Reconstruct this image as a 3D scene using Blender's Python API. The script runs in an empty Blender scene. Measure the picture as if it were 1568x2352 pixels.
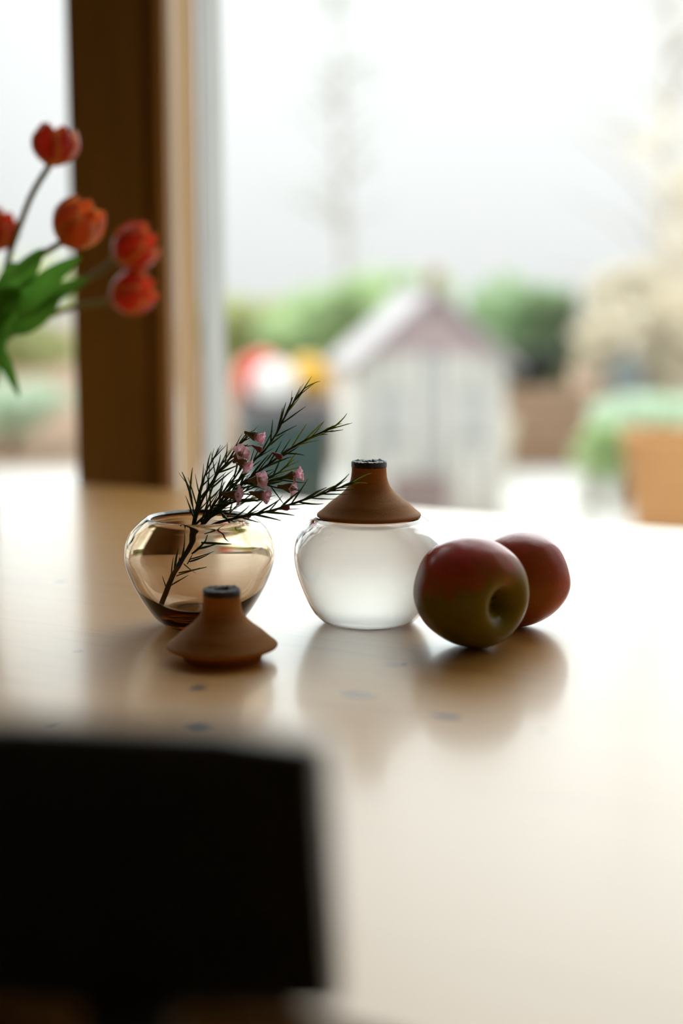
import bpy, bmesh, math, random
from mathutils import Vector, Matrix, Quaternion

# ------------------------------------------------------------------ camera, sky, exposure
sc = bpy.context.scene
COL = sc.collection
W_PX, H_PX = 1568, 2352
F_PX = 50.0 / 36.0 * H_PX
PITCH = math.radians(8.3)
CAM = Vector((0.0, 0.0, 0.981))
TZ = 0.75                                   # table top height
ROT = math.radians(-28.0)                   # the house (window wall, table) is turned against the view

cam_data = bpy.data.cameras.new('camera')
cam_data.sensor_fit = 'VERTICAL'
cam_data.sensor_height = 36.0
cam_data.sensor_width = 24.0
cam_data.lens = 50.0
cam_data.clip_start = 0.02
cam_data.clip_end = 300.0
cam_data.dof.use_dof = True
cam_data.dof.focus_distance = 1.015
cam_data.dof.aperture_fstop = 1.9
cam = bpy.data.objects.new('camera', cam_data)
cam.location = CAM
cam.rotation_euler = (math.pi / 2 - PITCH, 0, 0)
COL.objects.link(cam)
sc.camera = cam

sc.view_settings.view_transform = 'Standard'
sc.view_settings.look = 'None'
sc.view_settings.exposure = 0.0
sc.view_settings.gamma = 1.0
sc.view_settings.use_curve_mapping = False
sc.cycles.use_denoising = True
sc.cycles.caustics_reflective = False
sc.cycles.caustics_refractive = True
sc.cycles.sample_clamp_indirect = 6.0
sc.cycles.max_bounces = 14
sc.cycles.transmission_bounces = 12
sc.cycles.transparent_max_bounces = 16

# overcast sky: the standard overcast distribution, three times brighter overhead than at the horizon
world = bpy.data.worlds.new('sky')
sc.world = world
world.use_nodes = True
wn, wl = world.node_tree.nodes, world.node_tree.links
wn.clear()
w_out = wn.new('ShaderNodeOutputWorld')
w_bg = wn.new('ShaderNodeBackground')
w_tc = wn.new('ShaderNodeTexCoord')
w_sep = wn.new('ShaderNodeSeparateXYZ')
w_max = wn.new('ShaderNodeMath'); w_max.operation = 'MAXIMUM'; w_max.inputs[1].default_value = 0.0
w_mul = wn.new('ShaderNodeMath'); w_mul.operation = 'MULTIPLY_ADD'
SKY = 0.87
w_mul.inputs[1].default_value = 2.0 * SKY
w_mul.inputs[2].default_value = SKY
w_bg.inputs['Color'].default_value = (0.965, 1.0, 0.99, 1)
wl.new(w_tc.outputs['Generated'], w_sep.inputs[0])
wl.new(w_sep.outputs['Z'], w_max.inputs[0])
wl.new(w_max.outputs[0], w_mul.inputs[0])
wl.new(w_mul.outputs[0], w_bg.inputs['Strength'])
wl.new(w_bg.outputs[0], w_out.inputs['Surface'])

# the veiled sun behind the overcast, high behind the window and to the right
sun_data = bpy.data.lights.new('veiled_sun', 'SUN')
sun_data.energy = 5.2
sun_data.angle = math.radians(92)
sun_data.color = (0.87, 0.99, 1.0)
sun = bpy.data.objects.new('veiled_sun', sun_data)
SUN_AZ, SUN_EL = math.radians(-16), math.radians(30)
sun_dir = Vector((math.sin(SUN_AZ) * math.cos(SUN_EL), math.cos(SUN_AZ) * math.cos(SUN_EL), math.sin(SUN_EL)))
sun.rotation_mode = 'QUATERNION'
sun.rotation_quaternion = sun_dir.to_track_quat('Z', 'Y')
COL.objects.link(sun)

# ------------------------------------------------------------------ helpers
FWD = Vector((0, math.cos(PITCH), -math.sin(PITCH)))
UPV = Vector((0, math.sin(PITCH), math.cos(PITCH)))
UA = Vector((math.cos(ROT), math.sin(ROT), 0))       # along the window wall, to the right
NB = Vector((-math.sin(ROT), math.cos(ROT), 0))      # outwards through the window


def ray(px, py):
    return FWD + Vector((1, 0, 0)) * ((px - W_PX / 2) / F_PX) + UPV * (-(py - H_PX / 2) / F_PX)


def P(px, py, d):
    """point seen at pixel px, py at depth y = d"""
    r = ray(px, py)
    return CAM + r * (d / r.y)


def at_z(px, py, z):
    r = ray(px, py)
    return CAM + r * ((z - CAM.z) / r.z)


def at_b(px, py, b):
    r = ray(px, py)
    return CAM + r * (b / r.dot(NB))


def house(a, b, z=0.0):
    v = UA * a + NB * b
    return Vector((v.x, v.y, z))


def mesh_obj(name, verts, faces, mat=None, parent=None, smooth=False, uvs=None, mats=None, fmat=None):
    me = bpy.data.meshes.new(name)
    me.from_pydata([tuple(v) for v in verts], [], faces)
    if uvs is not None:
        lay = me.uv_layers.new(name='UVMap')
        for lp in me.loops:
            lay.data[lp.index].uv = uvs[lp.vertex_index]
    if smooth:
        me.polygons.foreach_set('use_smooth', [True] * len(me.polygons))
    for m in (mats or ([mat] if mat else [])):
        me.materials.append(m)
    if fmat:
        me.polygons.foreach_set('material_index', fmat)
    me.update()
    o = bpy.data.objects.new(name, me)
    COL.objects.link(o)
    if parent is not None:
        o.parent = parent
    return o


def empty(name, loc=(0, 0, 0), rz=0.0, quat=None):
    o = bpy.data.objects.new(name, None)
    o.empty_display_size = 0.05
    o.location = loc
    if quat is not None:
        o.rotation_mode = 'QUATERNION'
        o.rotation_quaternion = quat
    else:
        o.rotation_euler = (0, 0, rz)
    COL.objects.link(o)
    return o


def tag(o, label=None, cat=None, group=None, kind=None):
    if label: o['label'] = label
    if cat: o['category'] = cat
    if group: o['group'] = group
    if kind: o['kind'] = kind
    return o


def structure(o):
    o['kind'] = 'structure'
    return o


def box(name, lo, hi, mat, parent=None, bevel=0.0, seg=2):
    """box between two corners, bevelled"""
    bm = bmesh.new()
    bmesh.ops.create_cube(bm, size=1.0)
    s = [hi[i] - lo[i] for i in range(3)]
    c = [(hi[i] + lo[i]) / 2 for i in range(3)]
    for v in bm.verts:
        v.co = Vector((v.co.x * s[0] + c[0], v.co.y * s[1] + c[1], v.co.z * s[2] + c[2]))
    if bevel > 0:
        bmesh.ops.bevel(bm, geom=bm.edges[:], offset=min(bevel, min(s) * 0.49), segments=seg, affect='EDGES')
    bmesh.ops.recalc_face_normals(bm, faces=bm.faces[:])
    me = bpy.data.meshes.new(name)
    bm.to_mesh(me); bm.free()
    if bevel > 0:
        me.polygons.foreach_set('use_smooth', [True] * len(me.polygons))
        me.set_sharp_from_angle(angle=math.radians(50))
    me.materials.append(mat)
    o = bpy.data.objects.new(name, me)
    COL.objects.link(o)
    if parent is not None: o.parent = parent
    return o


def spline(pts, n):
    """Catmull-Rom through a list of tuples, n samples per span"""
    out = []
    m = len(pts)
    for i in range(m - 1):
        p0, p1, p2, p3 = (Vector(pts[max(i - 1, 0)]), Vector(pts[i]), Vector(pts[i + 1]), Vector(pts[min(i + 2, m - 1)]))
        for k in range(n):
            t = k / n
            out.append(0.5 * ((2 * p1) + (p2 - p0) * t + (2 * p0 - 5 * p1 + 4 * p2 - p3) * t * t + (3 * p1 - p0 - 3 * p2 + p3) * t ** 3))
    out.append(Vector(pts[-1]))
    return out


def lathe_data(profile, seg=64):
    """profile of (r, z) from bottom axis to top axis (r=0 ends close the surface)"""
    verts, faces, rings = [], [], []
    for r, z in profile:
        if r < 1e-6:
            rings.append([len(verts)]); verts.append(Vector((0, 0, z)))
        else:
            rings.append(list(range(len(verts), len(verts) + seg)))
            for k in range(seg):
                a = 2 * math.pi * k / seg
                verts.append(Vector((r * math.cos(a), r * math.sin(a), z)))
    for i in range(len(rings) - 1):
        A, B = rings[i], rings[i + 1]
        for k in range(seg):
            k2 = (k + 1) % seg
            if len(A) == 1 and len(B) == 1: continue
            if len(A) == 1: faces.append((A[0], B[k2], B[k]))
            elif len(B) == 1: faces.append((A[k], A[k2], B[0]))
            else: faces.append((A[k], A[k2], B[k2], B[k]))
    return verts, faces


def lathe(name, profile, mat, parent=None, seg=64, smooth=True, sharp=40):
    v, f = lathe_data(profile, seg)
    o = mesh_obj(name, v, f, mat, parent, smooth)
    if smooth: o.data.set_sharp_from_angle(angle=math.radians(sharp))
    return o


def tube_data(pts, radii, seg=8, cap=True):
    verts, faces = [], []
    pts = [Vector(p) for p in pts]
    n = len(pts)
    ref = None
    for i, p in enumerate(pts):
        t = (pts[min(i + 1, n - 1)] - pts[max(i - 1, 0)]).normalized()
        if ref is None:
            ref = t.orthogonal().normalized()
        else:
            ref = (ref - t * ref.dot(t)).normalized()
        b = t.cross(ref)
        r = radii[i] if isinstance(radii, (list, tuple)) else radii
        for k in range(seg):
            a = 2 * math.pi * k / seg
            verts.append(p + (ref * math.cos(a) + b * math.sin(a)) * r)
    for i in range(n - 1):
        for k in range(seg):
            k2 = (k + 1) % seg
            faces.append((i * seg + k, i * seg + k2, (i + 1) * seg + k2, (i + 1) * seg + k))
    if cap:
        faces.append(tuple(reversed(range(seg))))
        faces.append(tuple(range((n - 1) * seg, n * seg)))
    return verts, faces


def tube(name, pts, radii, mat, parent=None, seg=8):
    v, f = tube_data(pts, radii, seg)
    return mesh_obj(name, v, f, mat, parent, True)


def aim_quat(direction, roll=0.0):
    q = Vector((0, 0, 1)).rotation_difference(Vector(direction).normalized())
    return q @ Quaternion((0, 0, 1), roll)


# ------------------------------------------------------------------ materials
class NT:
    def __init__(self, name):
        self.m = bpy.data.materials.new(name)
        self.m.use_nodes = True
        self.t = self.m.node_tree
        self.t.nodes.clear()
        self.out = self.t.nodes.new('ShaderNodeOutputMaterial')

    def n(self, typ, **kw):
        nd = self.t.nodes.new('ShaderNode' + typ)
        for k, v in kw.items():
            if k.startswith('i_'):
                nd.inputs[k[2:].replace('_', ' ')].default_value = v
            else:
                setattr(nd, k, v)
        return nd

    def l(self, a, b):
        self.t.links.new(a, b)

    def surf(self, sock):
        self.l(sock, self.out.inputs['Surface'])
        return self.m

    def math(self, op, a, b=None, c=None, clamp=False):
        nd = self.n('Math', operation=op)
        nd.use_clamp = clamp
        for i, v in enumerate((a, b, c)):
            if v is None: continue
            if isinstance(v, (int, float)): nd.inputs[i].default_value = v
            else: self.l(v, nd.inputs[i])
        return nd.outputs[0]

    def ramp(self, fac, stops, interp='LINEAR'):
        nd = self.n('ValToRGB')
        cr = nd.color_ramp
        cr.interpolation = interp
        while len(cr.elements) > 1: cr.elements.remove(cr.elements[-1])
        cr.elements[0].position = stops[0][0]; cr.elements[0].color = (*stops[0][1], 1)
        for p, c in stops[1:]:
            e = cr.elements.new(p); e.color = (*c, 1)
        self.l(fac, nd.inputs[0])
        return nd.outputs[0]

    def mix(self, fac, a, b):
        nd = self.n('Mix', data_type='RGBA')
        for sock, v in ((nd.inputs[0], fac), (nd.inputs[6], a), (nd.inputs[7], b)):
            if isinstance(v, (int, float)): sock.default_value = v
            elif isinstance(v, tuple): sock.default_value = (*v, 1)
            else: self.l(v, sock)
        return nd.outputs[2]

    def coords(self, scale=(1, 1, 1), which='Object', loc=(0, 0, 0), rot=(0, 0, 0)):
        tc = self.n('TexCoord')
        mp = self.n('Mapping')
        mp.inputs['Scale'].default_value = scale
        mp.inputs['Location'].default_value = loc
        mp.inputs['Rotation'].default_value = rot
        self.l(tc.outputs[which], mp.inputs[0])
        return mp.outputs[0]

    def noise(self, vec, scale=5.0, detail=4.0, rough=0.5, dist=0.0):
        nd = self.n('TexNoise')
        nd.inputs['Scale'].default_value = scale
        nd.inputs['Detail'].default_value = detail
        nd.inputs['Roughness'].default_value = rough
        nd.inputs['Distortion'].default_value = dist
        self.l(vec, nd.inputs['Vector'])
        return nd.outputs['Fac']

    def bump(self, h, strength=0.2, dist=0.001):
        nd = self.n('Bump')
        nd.inputs['Strength'].default_value = strength
        nd.inputs['Distance'].default_value = dist
        self.l(h, nd.inputs['Height'])
        return nd.outputs[0]

    def principled(self, color, rough=0.5, spec=0.5, ior=None, normal=None, **kw):
        b = self.n('BsdfPrincipled')
        if isinstance(color, tuple): b.inputs['Base Color'].default_value = (*color, 1)
        else: self.l(color, b.inputs['Base Color'])
        if isinstance(rough, (int, float)): b.inputs['Roughness'].default_value = rough
        else: self.l(rough, b.inputs['Roughness'])
        b.inputs['Specular IOR Level'].default_value = spec
        if ior: b.inputs['IOR'].default_value = ior
        if normal is not None: self.l(normal, b.inputs['Normal'])
        for k, v in kw.items():
            b.inputs[k.replace('_', ' ')].default_value = v
        return b


def plain(name, c1, c2=None, rough=0.6, scale=20.0, spec=0.3, bump=0.0, bdist=0.001, detail=4):
    t = NT(name)
    co = t.coords()
    nz = t.noise(co, scale, detail)
    c2 = c2 or tuple(x * 0.8 for x in c1)
    col = t.ramp(nz, [(0.3, c1), (0.7, c2)])
    nm = t.bump(nz, bump, bdist) if bump else None
    return t.surf(t.principled(col, rough, spec, normal=nm).outputs[0])


def wood(name, c1, c2, rough=0.45, along=(1, 14, 14), scale=6.0, spec=0.4, bump=0.15):
    t = NT(name)
    co = t.coords(along)
    nz = t.noise(co, scale, 6, 0.6, 0.6)
    col = t.ramp(nz, [(0.3, c1), (0.7, c2)])
    return t.surf(t.principled(col, rough, spec, normal=t.bump(nz, bump, 0.0006)).outputs[0])


M = {}
M['post'] = wood('stained_post_wood', (0.34, 0.215, 0.085), (0.26, 0.16, 0.06), along=(14, 14, 1), scale=5, rough=0.5)
M['lining'] = wood('pale_pine_lining', (0.76, 0.50, 0.27), (0.68, 0.42, 0.20), along=(14, 14, 1), scale=5, rough=0.5)
M['white_frame'] = plain('white_frame_paint', (0.74, 0.75, 0.72), (0.68, 0.69, 0.66), 0.4, 8)
M['wall'] = plain('wall_plaster', (0.16, 0.13, 0.10), (0.14, 0.115, 0.09), 0.9, 30, bump=0.1)
M['ceiling'] = plain('ceiling_plaster', (0.24, 0.22, 0.19), (0.22, 0.20, 0.17), 0.9, 30)
M['floor'] = wood('floor_wood', (0.10, 0.06, 0.03), (0.07, 0.04, 0.02), rough=0.5, along=(1, 12, 12))
M['chair'] = wood('dark_chair_wood', (0.085, 0.065, 0.040), (0.06, 0.045, 0.028), rough=0.42, spec=0.35)
M['table_side'] = wood('pine_underframe', (0.42, 0.22, 0.09), (0.34, 0.17, 0.06), rough=0.5)
M['stopper'] = None


def stopper_wood():
    t = NT('turned_beech_wood')
    co = t.coords((26, 26, 160))
    nz = t.noise(co, 1.6, 5, 0.6, 0.3)
    fine = t.noise(t.coords((900, 900, 900)), 1.0, 2)
    col = t.ramp(nz, [(0.25, (0.58, 0.25, 0.065)), (0.55, (0.50, 0.205, 0.05)), (0.8, (0.40, 0.155, 0.036))])
    h = t.math('ADD', nz, fine)
    return t.surf(t.principled(col, 0.6, 0.12, normal=t.bump(h, 0.35, 0.0004)).outputs[0])


def burnt():
    t = NT('dark_burnt_bark')
    nz = t.noise(t.coords((1, 1, 1)), 420, 6, 0.7, 0.4)
    col = t.ramp(nz, [(0.3, (0.008, 0.006, 0.006)), (0.55, (0.03, 0.018, 0.018)), (0.75, (0.20, 0.135, 0.13))])  # lightest stop raised to paint grazing sky sheen into the dark rim
    return t.surf(t.principled(col, 0.38, 0.6, normal=t.bump(nz, 0.9, 0.0012)).outputs[0])


M['stopper'] = stopper_wood()
M['burnt'] = burnt()


def tabletop_mat(knots):
    t = NT('oiled_pine_tabletop')
    tc = t.n('TexCoord')
    mp = t.n('Mapping'); mp.inputs['Scale'].default_value = (1.2, 16, 16)
    t.l(tc.outputs['Object'], mp.inputs[0])
    nz = t.noise(mp.outputs[0], 3.0, 7, 0.62, 1.2)
    mp2 = t.n('Mapping'); mp2.inputs['Scale'].default_value = (1.0, 5.0, 5.0)
    t.l(tc.outputs['Object'], mp2.inputs[0])
    broad = t.noise(mp2.outputs[0], 2.2, 3, 0.5, 0.6)
    col = t.ramp(nz, [(0.25, (0.74, 0.335, 0.055)), (0.5, (0.80, 0.39, 0.075)), (0.75, (0.62, 0.26, 0.04))])
    col2 = t.ramp(broad, [(0.3, (0.76, 0.35, 0.065)), (0.7, (0.82, 0.42, 0.09))])
    col = t.mix(0.4, col, col2)
    for (kx, ky, rx, ry, s) in knots:
        sub = t.n('VectorMath', operation='SUBTRACT'); t.l(tc.outputs['Object'], sub.inputs[0]); sub.inputs[1].default_value = (kx, ky, 0)
        mul = t.n('VectorMath', operation='MULTIPLY'); t.l(sub.outputs[0], mul.inputs[0]); mul.inputs[1].default_value = (1 / rx, 1 / ry, 0)
        ln = t.n('VectorMath', operation='LENGTH'); t.l(mul.outputs[0], ln.inputs[0])
        wob = t.math('MULTIPLY_ADD', t.noise(tc.outputs['Object'], 120, 3), 0.9, -0.45)
        d = t.math('ADD', ln.outputs['Value'], wob)
        mr = t.n('MapRange', interpolation_type='SMOOTHSTEP')
        t.l(d, mr.inputs[0])
        mr.inputs[1].default_value = 0.5; mr.inputs[2].default_value = 1.6
        mr.inputs[3].default_value = s; mr.inputs[4].default_value = 0.0
        col = t.mix(mr.outputs[0], col, (0.045, 0.022, 0.012))
    rgh = t.math('MULTIPLY_ADD', broad, 0.06, 0.40)
    b = t.principled(col, rgh, 0.5, ior=1.85, normal=t.bump(nz, 0.06, 0.0006), Coat_Weight=0.38, Coat_Roughness=0.15, Coat_IOR=1.5)
    return t.surf(b.outputs[0])


def pane_mat():
    t = NT('clear_window_glass')
    fr = t.n('Fresnel'); fr.inputs[0].default_value = 1.45
    tr = t.n('BsdfTransparent')
    gl = t.n('BsdfGlossy'); gl.inputs['Roughness'].default_value = 0.0
    mx = t.n('MixShader')
    t.l(t.math('MULTIPLY', fr.outputs[0], 0.6), mx.inputs[0])
    t.l(tr.outputs[0], mx.inputs[1]); t.l(gl.outputs[0], mx.inputs[2])
    return t.surf(mx.outputs[0])


def glass_mat(name, density=0.0, tint=(1, 1, 1), ior=1.5):
    t = NT(name)
    g = t.n('BsdfGlass'); g.inputs['IOR'].default_value = ior; g.inputs['Roughness'].default_value = 0.0
    if density:
        va = t.n('VolumeAbsorption'); va.inputs['Density'].default_value = density
        va.inputs['Color'].default_value = (*tint, 1)
        t.l(va.outputs[0], t.out.inputs['Volume'])
    return t.surf(g.outputs[0])


def opal_mat():
    t = NT('white_opal_glass')
    tl = t.n('BsdfTranslucent'); tl.inputs[0].default_value = (0.98, 0.97, 0.95, 1)
    df = t.n('BsdfDiffuse'); df.inputs[0].default_value = (0.97, 0.965, 0.94, 1)
    rf = t.n('BsdfRefraction'); rf.inputs['Color'].default_value = (1.0, 0.985, 0.96, 1)
    rf.inputs['IOR'].default_value = 1.25; rf.inputs['Roughness'].default_value = 0.65
    m1 = t.n('MixShader'); m1.inputs[0].default_value = 0.30
    t.l(tl.outputs[0], m1.inputs[1]); t.l(df.outputs[0], m1.inputs[2])
    m2 = t.n('MixShader'); m2.inputs[0].default_value = 0.74
    t.l(m1.outputs[0], m2.inputs[1]); t.l(rf.outputs[0], m2.inputs[2])
    return t.surf(m2.outputs[0])


def leaf_mat(name, c1, c2, trans=0.35, rough=0.5, scale=40):
    t = NT(name)
    col = t.ramp(t.noise(t.coords(), scale, 3), [(0.3, c1), (0.7, c2)])
    pb = t.principled(col, rough, 0.3)
    tl = t.n('BsdfTranslucent'); t.l(col, tl.inputs[0])
    mx = t.n('MixShader'); mx.inputs[0].default_value = trans
    t.l(pb.outputs[0], mx.inputs[1]); t.l(tl.outputs[0], mx.inputs[2])
    return t.surf(mx.outputs[0])


def petal_mat(name='tulip_petal', amt=0.9, body=(0.70, 0.014, 0.012)):
    """tulip petal: red with a yellow base and yellow margins paled to paint in highlights, by the petal's own UV"""
    t = NT(name)
    tc = t.n('TexCoord')
    sep = t.n('SeparateXYZ'); t.l(tc.outputs['UV'], sep.inputs[0])
    edge = t.math('ABSOLUTE', t.math('MULTIPLY_ADD', sep.outputs[0], 2.0, -1.0))
    tipv = t.math('POWER', sep.outputs[1], 5.0)
    mp = t.n('Mapping'); mp.inputs['Scale'].default_value = (14, 1.5, 1); t.l(tc.outputs['UV'], mp.inputs[0])
    nz = t.noise(mp.outputs[0], 2.0, 4)
    e = t.math('POWER', edge, 3.0)
    f = t.math('ADD', t.math('MULTIPLY', e, amt), t.math('MULTIPLY', tipv, 0.2))
    f = t.math('ADD', f, t.math('MULTIPLY_ADD', nz, 0.5, -0.25), clamp=True)
    base = t.ramp(sep.outputs[1], [(0.0, (0.75, 0.42, 0.08)), (0.22, (body[0] * 0.95, body[1] * 2.5, body[2])), (1.0, body)])
    col = t.mix(f, base, (0.88, 0.45, 0.13))  # margin colour: natural yellow, lightened to imitate highlights on the petal edges
    pb = t.principled(col, 0.4, 0.35)
    tl = t.n('BsdfTranslucent'); t.l(col, tl.inputs[0])
    mx = t.n('MixShader'); mx.inputs[0].default_value = 0.4
    t.l(pb.outputs[0], mx.inputs[1]); t.l(tl.outputs[0], mx.inputs[2])
    return t.surf(mx.outputs[0])


def apple_mat(name, blush_dir, green, red, lo, hi):
    """green-yellow skin with a red blush that grows towards one side of the fruit"""
    t = NT(name)
    tc = t.n('TexCoord')
    dt = t.n('VectorMath', operation='DOT_PRODUCT'); t.l(tc.outputs['Object'], dt.inputs[0])
    dt.inputs[1].default_value = tuple(Vector(blush_dir).normalized() / 0.0375)
    nz = t.noise(tc.outputs['Object'], 45, 5, 0.6)
    mp = t.n('Mapping'); mp.inputs['Scale'].default_value = (130, 130, 18); t.l(tc.outputs['Object'], mp.inputs[0])
    streak = t.noise(mp.outputs[0], 1.0, 4, 0.6)
    v = t.math('ADD', dt.outputs['Value'], t.math('MULTIPLY_ADD', nz, 0.7, -0.35))
    v = t.math('ADD', v, t.math('MULTIPLY_ADD', streak, 0.6, -0.3))
    mr = t.n('MapRange', interpolation_type='SMOOTHSTEP'); t.l(v, mr.inputs[0])
    mr.inputs[1].default_value = lo; mr.inputs[2].default_value = hi
    g = t.ramp(nz, [(0.3, green), (0.7, tuple(x * 0.85 for x in green))])
    r = t.ramp(streak, [(0.3, red), (0.75, (red[0] * 1.15, red[1] * 2.2, red[2] * 1.6))])
    col = t.mix(mr.outputs[0], g, r)
    vor = t.n('TexVoronoi'); vor.inputs['Scale'].default_value = 260; t.l(tc.outputs['Object'], vor.inputs['Vector'])
    speck = t.n('MapRange'); t.l(vor.outputs['Distance'], speck.inputs[0])
    speck.inputs[1].default_value = 0.08; speck.inputs[2].default_value = 0.14
    speck.inputs[3].default_value = 0.35; speck.inputs[4].default_value = 0.0
    col = t.mix(speck.outputs[0], col, (0.6, 0.45, 0.2))
    b = t.principled(col, 0.24, 0.33, normal=t.bump(t.noise(tc.outputs['Object'], 75, 2, 0.4), 0.32, 0.0015))
    return t.surf(b.outputs[0])


M['pane'] = pane_mat()
M['amber'] = glass_mat('smoky_amber_glass', 190.0, (0.75, 0.615, 0.43))
M['clear'] = glass_mat('clear_vase_glass', 12.0, (0.9, 0.95, 0.92))
M['opal'] = opal_mat()
M['needle'] = leaf_mat('needle_green', (0.07, 0.15, 0.035), (0.11, 0.20, 0.04), 0.45)
M['needle_tip'] = leaf_mat('young_needle_green', (0.36, 0.44, 0.05), (0.44, 0.48, 0.06), 0.55)
M['twig'] = plain('twig_bark', (0.085, 0.055, 0.030), (0.06, 0.035, 0.02), 0.7, 300)
M['calyx'] = leaf_mat('calyx_green', (0.22, 0.20, 0.06), (0.25, 0.17, 0.07), 0.25)
M['bud'] = leaf_mat('bud_maroon', (0.30, 0.08, 0.11), (0.40, 0.14, 0.16), 0.15, scale=200)
M['pink'] = leaf_mat('pink_petal', (0.95, 0.68, 0.76), (0.90, 0.52, 0.62), 0.75, scale=250)
M['stamen'] = plain('stamen_cream', (0.75, 0.6, 0.4))
M['petal'] = petal_mat()
M['petal_orange'] = petal_mat('orange_tulip_petal', 1.05, (0.72, 0.06, 0.015))
M['tulip_stem'] = leaf_mat('tulip_stem_green', (0.20, 0.24, 0.06), (0.24, 0.26, 0.08), 0.1)
M['tulip_leaf'] = leaf_mat('tulip_leaf_green', (0.09, 0.28, 0.03), (0.13, 0.36, 0.045), 0.5)
M['patio'] = plain('pale_concrete_paving', (0.62, 0.61, 0.58), (0.55, 0.54, 0.51), 0.8, 2.0)
M['soil'] = plain('brown_garden_soil', (0.27, 0.17, 0.10), (0.22, 0.13, 0.08), 0.95, 4.0)
M['bin'] = plain('dark_green_plastic', (0.030, 0.062, 0.058), (0.024, 0.052, 0.05), 0.45, 6.0)
M['lidgrey'] = plain('grey_violet_plastic', (0.16, 0.15, 0.16), (0.14, 0.13, 0.14), 0.5, 6.0)
M['red_ball'] = plain('red_vinyl', (0.75, 0.06, 0.04), (0.7, 0.05, 0.03), 0.35, 5.0)
M['white_ball'] = plain('white_vinyl', (0.82, 0.82, 0.80), (0.78, 0.78, 0.76), 0.4, 5.0)
M['yellow_ball'] = plain('yellow_vinyl', (0.80, 0.47, 0.05), (0.75, 0.42, 0.04), 0.4, 5.0)
M['grey_board'] = plain('pale_grey_paint', (0.70, 0.69, 0.64), (0.64, 0.63, 0.59), 0.7, 6.0)
M['dark_board'] = plain('darker_grey_paint', (0.56, 0.57, 0.56), (0.52, 0.53, 0.52), 0.7, 6.0)  # slightly darker grey for the playhouse door and shutters
M['roof_grey'] = plain('grey_roof_felt', (0.46, 0.43, 0.44), (0.42, 0.39, 0.40), 0.9, 8.0)
M['mauve_roof'] = plain('mauve_gable_paint', (0.50, 0.40, 0.41), (0.45, 0.36, 0.37), 0.9, 8.0)
M['cream'] = plain('cream_stone', (0.72, 0.65, 0.52), (0.66, 0.6, 0.48), 0.8, 6.0)
M['mauve'] = plain('mauve_grey_ceramic', (0.25, 0.19, 0.19), (0.21, 0.16, 0.16), 0.6, 6.0)
M['terracotta'] = plain('terracotta', (0.55, 0.29, 0.12), (0.50, 0.25, 0.10), 0.8, 8.0)
M['brick'] = plain('brown_brick', (0.40, 0.27, 0.18), (0.33, 0.22, 0.15), 0.9, 6.0)
M['bark'] = plain('pale_grey_bark', (0.58, 0.58, 0.54), (0.48, 0.48, 0.44), 0.9, 10.0)
M['stem'] = plain('shrub_stem', (0.22, 0.17, 0.11), (0.17, 0.13, 0.08), 0.9, 10.0)


def foliage(name, c):
    return leaf_mat(name, c, tuple(x * 0.75 for x in c), 0.45, 0.6, 3.0)


# ------------------------------------------------------------------ the setting: room shell, window wall
B_IN, CEIL = 1.56, 2.55
post_l = at_b(164, 700, B_IN).dot(UA)
post_r = at_b(381, 700, B_IN).dot(UA)
strip_l = at_b(334, 700, B_IN).dot(UA)
A0, A1, B0 = -3.6, 1.7, -3.0


def hbox(name, lo, hi, mat, parent=None, bevel=0.0):
    o = box(name, lo, hi, mat, parent, bevel)
    if parent is None:
        o.rotation_euler = (0, 0, ROT)
    return o


structure(hbox('floor', (A0 - 0.2, B0 - 0.2, -0.1), (A1 + 0.2, B_IN + 0.2, 0.0), M['floor']))
structure(hbox('ceiling', (A0 - 0.2, B0 - 0.2, CEIL), (A1 + 0.2, B_IN + 0.2, CEIL + 0.1), M['ceiling']))
structure(hbox('wall_left', (A0 - 0.2, B0, 0), (A0, B_IN + 0.2, CEIL), M['wall']))
structure(hbox('wall_right', (A1, B0, 0), (A1 + 0.2, B_IN + 0.2, CEIL), M['wall']))
structure(hbox('wall_back', (A0, B0 - 0.2, 0), (A1, B0, CEIL), M['wall']))
wf = structure(hbox('wall_front', (A0, B_IN, 2.42), (A1, B_IN + 0.16, CEIL), M['wall']))


def b_for_px(a, px):
    lo, hi = B_IN, B_IN + 0.6
    for _ in range(50):
        mid = (lo + hi) / 2
        p = house(a, mid)
        x = p.x / p.y * F_PX / (math.cos(PITCH)) * 1.0
        # depth along the camera axis at the horizon line is y / cos(pitch)
        x = p.x / (p.y / math.cos(PITCH)) * F_PX + W_PX / 2
        if x < px: lo = mid
        else: hi = mid
    return lo


b_mid = b_for_px(post_r, 440)
b_out = b_for_px(post_r, 466)
b_rev = b_for_px(post_r + 0.006, 524)
post = structure(empty('trim_1', (0, 0, 0), ROT))
box('post_core', (post_l, B_IN, 0), (strip_l, b_out, 2.42), M['post'], post, 0.003)
box('rebate_strip', (strip_l, B_IN + 0.012, 0), (post_r - 0.014, b_out, 2.42), M['post'], post, 0.002)
box('corner_bead', (post_r - 0.014, B_IN + 0.004, 0), (post_r, b_mid, 2.42), M['lining'], post, 0.003)
box('jamb_lining', (post_r - 0.014, b_mid, 0), (post_r - 0.001, b_out, 2.42), M['lining'], post, 0.002)


def window(name, a0, a1):
    w = structure(empty(name, (0, 0, 0), ROT))
    bi, bo = b_out - 0.002, b_out + 0.055
    for nm, lo, hi in (('bottom_rail', (a0, bi, 0.0), (a1, bo, 0.09)), ('top_rail', (a0, bi, 2.34), (a1, bo, 2.42)),
                       ('stile', (a0, bi, 0.09), (a0 + 0.006, b_rev, 2.34)), ('stile', (a1 - 0.008, bi, 0.09), (a1, bo, 2.34))):
        box(nm, lo, hi, M['white_frame'], w, 0.004)
    pn = box('pane', (a0, B_IN + 0.022, 0.0), (a1, B_IN + 0.027, 2.42), M['pane'], w)
    return w


window('window_1', A0, post_l + 0.0)
window('window_2', post_r + 0.0005, A1)

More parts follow.
